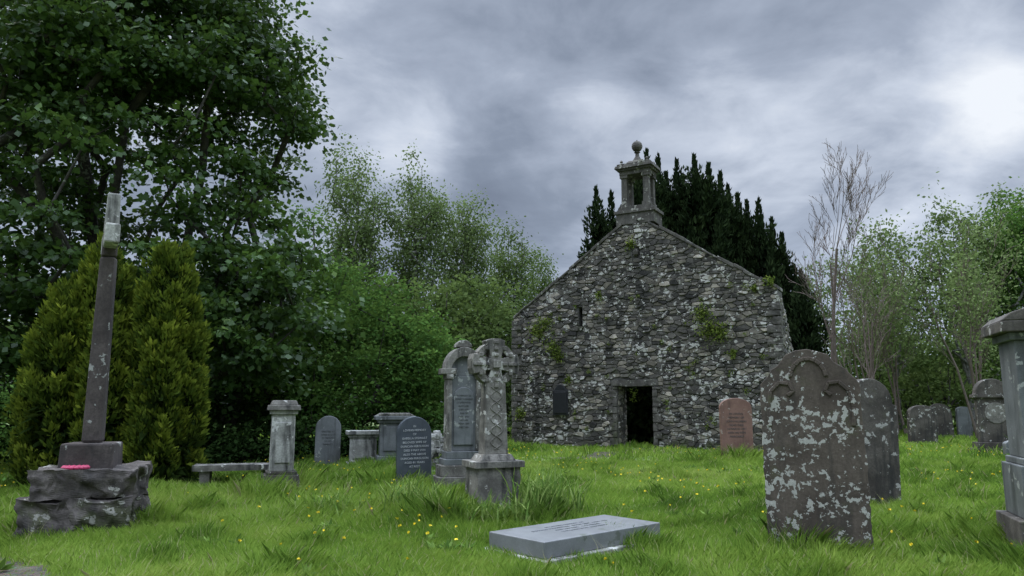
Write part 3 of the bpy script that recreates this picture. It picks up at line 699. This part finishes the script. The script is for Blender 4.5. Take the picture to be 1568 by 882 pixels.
# ------------------------------------------------------------------ TREES
F_syc=foliage_mat('sycamore_leaves',[(0,(.016,.034,.008)),(.35,(.033,.073,.014)),(.7,(.073,.14,.025)),(1,(.155,.24,.046))],.28,.45,True)
F_con=foliage_mat('golden_conifer_sprays',[(0,(.016,.028,.007)),(.4,(.058,.09,.014)),(.75,(.16,.195,.023)),(1,(.33,.34,.04))],.2)
F_bush=foliage_mat('shrub_leaves',[(0,(.022,.05,.013)),(.4,(.053,.112,.026)),(.8,(.115,.21,.046)),(1,(.19,.30,.08))],.33)
F_birch=foliage_mat('birch_leaves',[(0,(.05,.078,.03)),(.5,(.115,.16,.058)),(1,(.23,.29,.12))],.33)
F_far=foliage_mat('woodland_leaves',[(0,(.033,.053,.018)),(.5,(.082,.122,.038)),(1,(.18,.235,.08))],.33)
F_dark=foliage_mat('shade_leaves',[(0,(.008,.016,.006)),(.5,(.02,.04,.011)),(1,(.042,.075,.02))],0)  # shade beneath the trees is put into these dark leaf colours

def sycfilt(c,r):
    z=c[:,2]; return ~((z>4.2)&(z<8.8)&(c[:,0]<-5.6)&(r.random(len(c))<.55))&(z>1.4)
b=(-9.2,18.2,-.3)
broadleaf('sycamore_tree',11,b,
  [((-9.5,18.2,7.6),(3.9,4.0,5.7),520,.6),((-8.8,18,11.2),(2.6,2.6,2.2),90,.4),((-12.8,17.6,9.5),(2.6,2.6,3.5),110,.4),((-6.1,17.0,3.7),(1.7,1.7,2.3),65,.3),((-12.5,17.0,4.0),(3.0,2.2,3.2),90,.4),((-9.5,17,3.2),(3.5,1.5,1.6),45,.3)],
  [[(0,0,0),(.1,0,1.2),(.1,.1,2.2),(.5,.1,3.8),(.9,.2,5.6),(1.2,.2,7.6),(1.3,0,9.5)],[(.05,0,1.4),(-.7,0,3.4),(-1.4,.2,5.6),(-1.8,0,8.)],[(.1,0,1.8),(-.1,-.7,4),(-.2,-1.3,6.3),(0,-1.4,8.5)],[(.1,0,1.5),(1.4,-.3,3.2),(2.2,-.5,5.),(2.6,-.5,6.8)],[(.1,0,1.5),(-2.2,-.3,3.0),(-3.4,-.4,5.)]],
  F_syc,M_bark,rt=.42,cr=.78,flat=.22,nper=150,leaf=.15,width=.85,droop=-.3,filt=sycfilt)

def plumes(name,x,y,cols,mat,n,leaf,nper,seed,hsc=.55,tipw=.5,fill=.12,ex=2.2,tipk=1.5,tipn=6):
    r=np.random.default_rng(seed); e=empty(name,place(x,y)); Cs=[];As=[];Ts=[]; segs=[]
    tot=sum(c[2]*c[3] for c in cols)
    for dx,dy,Rr,H in cols:
        m_=int(n*Rr*H/tot)
        u=r.random(m_)**.85*.97; a=r.random(m_)*2*math.pi
        pr=Rr*np.minimum(1,(.72+.6*u))*np.sqrt(np.clip(1-u**ex,0,1))
        pr*=1+.13*np.sin(a*4+dx*3)+.1*r.normal(size=m_)
        P0=np.stack([dx+pr*np.cos(a)*.9,dy+pr*np.sin(a)*.9,u*H*.97],1)
        hgt=hsc*(.6+.8*r.random(m_))
        idx=np.repeat(np.arange(m_),nper); N=len(idx); t=r.random(N)
        pw=(.20*hsc/.55)*(1-t)**.7*(.5+1.2*t**.5)
        az=r.random(N)*2*math.pi; q=np.sqrt(r.random(N))*pw
        out_=np.stack([np.cos(a[idx]),np.sin(a[idx])],1)
        C=P0[idx]+np.stack([q*np.cos(az)+out_[:,0]*.12*t,q*np.sin(az)+out_[:,1]*.12*t,(t)*hgt[idx]],1)
        A=np.stack([np.cos(az)*tipw+out_[:,0]*.25,np.sin(az)*tipw+out_[:,1]*.25,1.0+r.normal(size=N)*.3],1)+r.normal(size=(N,3))*.25
        outw=(np.cos(az)*out_[:,0]+np.sin(az)*out_[:,1])
        Ts.append(.04+.42*t+.22*r.random(N)+.2*r.random(m_)[idx]+.15*outw*(q/.2)); Cs.append(C);As.append(A)
        N=nper*tipn; t=r.random(N)**1.2; az=r.random(N)*6.28; q=.30*hsc*(1-t)*np.sqrt(r.random(N))
        Cs.append(np.stack([dx+q*np.cos(az),dy+q*np.sin(az),H*.88+t*hsc*tipk],1)); As.append(np.stack([.3*np.cos(az),.3*np.sin(az),np.ones(N)],1)+r.normal(size=(N,3))*.15); Ts.append(.3+.4*r.random(N))
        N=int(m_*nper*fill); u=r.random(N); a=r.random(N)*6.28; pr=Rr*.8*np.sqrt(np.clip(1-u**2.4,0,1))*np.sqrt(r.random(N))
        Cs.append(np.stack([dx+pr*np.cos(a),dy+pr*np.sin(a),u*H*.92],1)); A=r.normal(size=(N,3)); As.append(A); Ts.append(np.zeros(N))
        for k in range(6): segs.append(((dx,dy,k*H/6.5),(dx,dy,(k+1)*H/6.5),.12*(1-k/6.5)*Rr+.03,.12*(1-(k+1)/6.5)*Rr+.02))
    C=np.concatenate(Cs);A=np.concatenate(As);T=np.concatenate(Ts)
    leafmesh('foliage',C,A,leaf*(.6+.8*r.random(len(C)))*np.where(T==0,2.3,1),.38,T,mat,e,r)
    tubes('trunks',segs,M_bark,e); return e
plumes('golden_conifer',-7.2,12.5,[(-.30,0,.48,3.3),(.12,.2,.46,4.0),(-.75,.2,.33,2.4),(.42,-.2,.28,2.6)],F_con,470,.11,85,21,.40)
plumes('golden_conifer',-5.95,12.6,[(.05,0,.44,3.95),(-.28,.25,.28,2.9),(.36,.1,.28,2.6),(.15,-.3,.30,2.2)],F_con,400,.11,85,22,.40)
ycols=[]
prof_y=[(3.75,11.4),(4.5,12.0),(5.65,12.5),(7.07,13.1),(8.5,12.7),(9.3,12.3),(10.3,11.8),(11.4,11.2),(12.3,10.2),(13.0,9.4),(13.7,6.8)]
ry=np.random.default_rng(9)
xx=3.9
while xx<13.7:
    tp=np.interp(xx,[p[0] for p in prof_y],[p[1] for p in prof_y])+ry.normal()*.4
    k_=1.9+.7*ry.random()
    ycols.append((xx-8.4,ry.normal()*.5,.62+.25*ry.random(),(tp-2.2)/.88)); 
    ycols.append((xx-8.4+.3+.2*ry.random(),.6,.85,(tp-2.6-.4*ry.random())/.88)); 
    ycols.append((xx-8.4+ry.normal()*.3,-.9+ry.normal()*.3,.62,(tp-2.3)/.88*(.6+.3*ry.random())))
    xx+=.62+.4*ry.random()
plumes('yew_tree',8.4,34,ycols,F_yew,3100,.23,38,23,1.05,.35,.18,2.2,2.2,11)

broadleaf('elder_shrub',31,(-4.6,22,0),[((-4.6,22,2.6),(2.5,2,2.9),170,.5),((-2.6,22,1.9),(1.5,1.5,2.0),60,.4)],[[(0,0,0),(.2,0,.8),(.4,0,1.8)],[(0,0,.5),(-.8,0,1.6)],[(0,0,.3),(1.6,0,1.2)]],F_bush,M_bark,.16,.7,.4,140,.12,.6)
broadleaf('willow_shrub',32,(-6.8,24,0),[((-6.8,24,3.6),(2.2,2,3.4),120,.5)],[[(0,0,0),(.1,0,1.5),(.2,0,3)]],F_bush,M_bark,.16,.8,.45,120,.15,.5)
broadleaf('hazel_shrub',33,(-2.0,30,0),[((-2.6,30,3.4),(2.6,2,3.7),130,.5),((.0,33,3.3),(2.0,2,3.3),85,.5)],[[(0,0,0),(0,0,1.5),(-.3,0,3)]],F_far,M_bark,.16,.9,.5,100,.18,.6)
def birch(name,seed,x,y,H,Rr,mat=F_birch,nc=110,nper=80,leaf=.14,rt=.15,lean=0):
    return broadleaf(name,seed,(x,y,0),[((x+lean,y,H*.72),(Rr*.8,Rr*.8,H*.29),nc,.2),((x,y,H*.45),(Rr,Rr,H*.25),nc//2,.35)],
      [[(0,0,0),(.1,0,H*.2),(lean*.4,.1,H*.4),(lean*.7,.1,H*.6),(lean,.1,H*.8),(lean,0,H*.97)],[(.1,0,H*.2),(-.5,0,H*.45),(-.8,0,H*.7)],[(.1,0,H*.3),(.6,0,H*.55),(.8,0,H*.8)]],mat,M_barkg,rt,.60,1.1,nper,leaf,.6,-1.1)
birch('birch_tree',41,-7.1,33,13.2,2.1,nc=125); birch('birch_tree',42,-4.3,34,12.9,2.0,nc=125); birch('birch_tree',43,-2.2,36,11.6,1.8)
birch('birch_tree',44,-.2,42,11.6,1.9,F_far); birch('birch_tree',45,1.9,46,10.8,1.8,F_far)
birch('ash_tree',51,17.0,33,9.6,1.9,F_birch,80,55,.16,.12); birch('ash_tree',52,19.6,32,10.3,2.1,F_birch,95,60,.16,.13); birch('ash_tree',53,22.4,32,11.0,2.3,F_bush,120,70,.16,.14)
birch('ash_tree',54,15.6,38,8.8,1.7,F_birch,60,50,.16,.1); birch('ash_tree',55,24.5,36,12,2.3,F_birch,100,60,.16,.14)

def grow(r,p,d,L,rad,depth,segs,tips,spread,up):
    n=4
    for i in range(n):
        d=d+r.normal(size=3)*.07; d[2]+=up; d/=np.linalg.norm(d)
        q=p+d*L/n; r1=rad*(1-.16); segs.append((p,q,rad,r1)); p=q; rad=r1
        if depth>0 and (i>=1 or depth<3):
            for _ in range(1 if r.random()<.75 else 2):
                rv=r.normal(size=3); rv-=rv.dot(d)*d; rv/=np.linalg.norm(rv)+1e-6
                nd=d*math.cos(spread)+rv*math.sin(spread)
                grow(r,p,nd,L*(.36+.13*r.random()),rad*.45,depth-1,segs,tips,spread,up)
    tips.append(p)
M_twig=plain('bare_twigs',(.15,.115,.095),.9)
def baretree(name,seed,x,y,H,depth=3,spread=.5,up=.09,rad=.09,stems=1,leafy=0,lmat=None):
    r=np.random.default_rng(seed); e=empty(name,place(x,y)); segs=[];tips=[]
    for s in range(stems):
        d=np.array([r.normal()*.12*(stems>1),r.normal()*.12*(stems>1),1.]); grow(r,np.array([r.normal()*.15*(stems>1),0,0.]),d/np.linalg.norm(d),H*(.8 if stems==1 else .7+.25*r.random()),rad,depth,segs,tips,spread,up)
    tubes('branches',[(a,b,max(.008,c),max(.007,d_)) for a,b,c,d_ in segs],M_twig,e)
    if leafy:
        tp=np.array(tips); C=np.repeat(tp,leafy,0)+r.normal(size=(len(tp)*leafy,3))*.2
        leafmesh('leaves',C,r.normal(size=C.shape),.1+.06*r.random(len(C)),.6,.3+.7*r.random(len(C)),lmat,e,r)
    return e
baretree('bare_tree',61,12.5,29,9.2,4,.45,.09,.095); baretree('bare_tree',66,12.9,29.3,8.6,4,.42,.10,.07)
baretree('bare_sapling',62,12.9,27,5.2,3,.5,.08,.045,4); baretree('bare_sapling',63,14.2,29,5.6,3,.5,.08,.045,4,5,F_birch); baretree('bare_sapling',64,15.6,30,6.2,3,.45,.09,.045,3,7,F_birch)
baretree('bare_sapling',65,18.,29,6.4,3,.45,.09,.045,3,7,F_birch); baretree('bare_sapling',67,16.8,27,5.5,3,.45,.09,.05,3,6,F_birch)

def woods(name,seed,items,mat,leaf,nper,cr,flat=.6):
    r=np.random.default_rng(seed); e=empty(name); cl=[];segs=[]
    for x,y,h,rx in items:
        c=ellclumps(r,(x,y,h*.55),(rx,rx*.8,h*.5),max(14,int(h*rx*3.0)),.35,.2); c=c[c[:,2]>.2]; cl.append(c)
        for k in range(3): segs.append(((x+r.normal()*rx*.3,y,-.3),(x+r.normal()*rx*.4,y,h*.75),.11*min(1,h/5),.02))
    cl=np.concatenate(cl); C,A,t=clumpleaves(r,cl,nper,cr,flat,-.2)
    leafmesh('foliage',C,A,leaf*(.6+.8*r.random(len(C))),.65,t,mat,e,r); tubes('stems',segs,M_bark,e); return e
r=np.random.default_rng(77)
it=[(x+r.normal()*.8,47+r.normal()*2,(9.0 if x<-6 else 7.4 if x<5 else 5.6)+r.normal()*1.1,3.0) for x in np.arange(-50,56,3.3)]
woods('distant_woodland',71,it,F_far,.34,60,1.3)
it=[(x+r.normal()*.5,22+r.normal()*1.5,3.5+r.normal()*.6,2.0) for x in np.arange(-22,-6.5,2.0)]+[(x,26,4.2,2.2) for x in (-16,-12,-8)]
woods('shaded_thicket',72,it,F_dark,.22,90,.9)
it=[(x+r.normal()*.5,34+r.normal()*2,3.4+r.normal()*.8,1.8) for x in np.arange(12,34,1.7)]
woods('bramble_hedge',73,it,F_far,.18,90,.7)
it=[(-8.6,10.9,1.0,.75),(-7.9,10.0,.8,.6),(-9.4,11.5,1.4,.9),(-8.6,13.6,1.6,1.0)]
woods('low_shrub',74,it,F_bush,.07,220,.35)
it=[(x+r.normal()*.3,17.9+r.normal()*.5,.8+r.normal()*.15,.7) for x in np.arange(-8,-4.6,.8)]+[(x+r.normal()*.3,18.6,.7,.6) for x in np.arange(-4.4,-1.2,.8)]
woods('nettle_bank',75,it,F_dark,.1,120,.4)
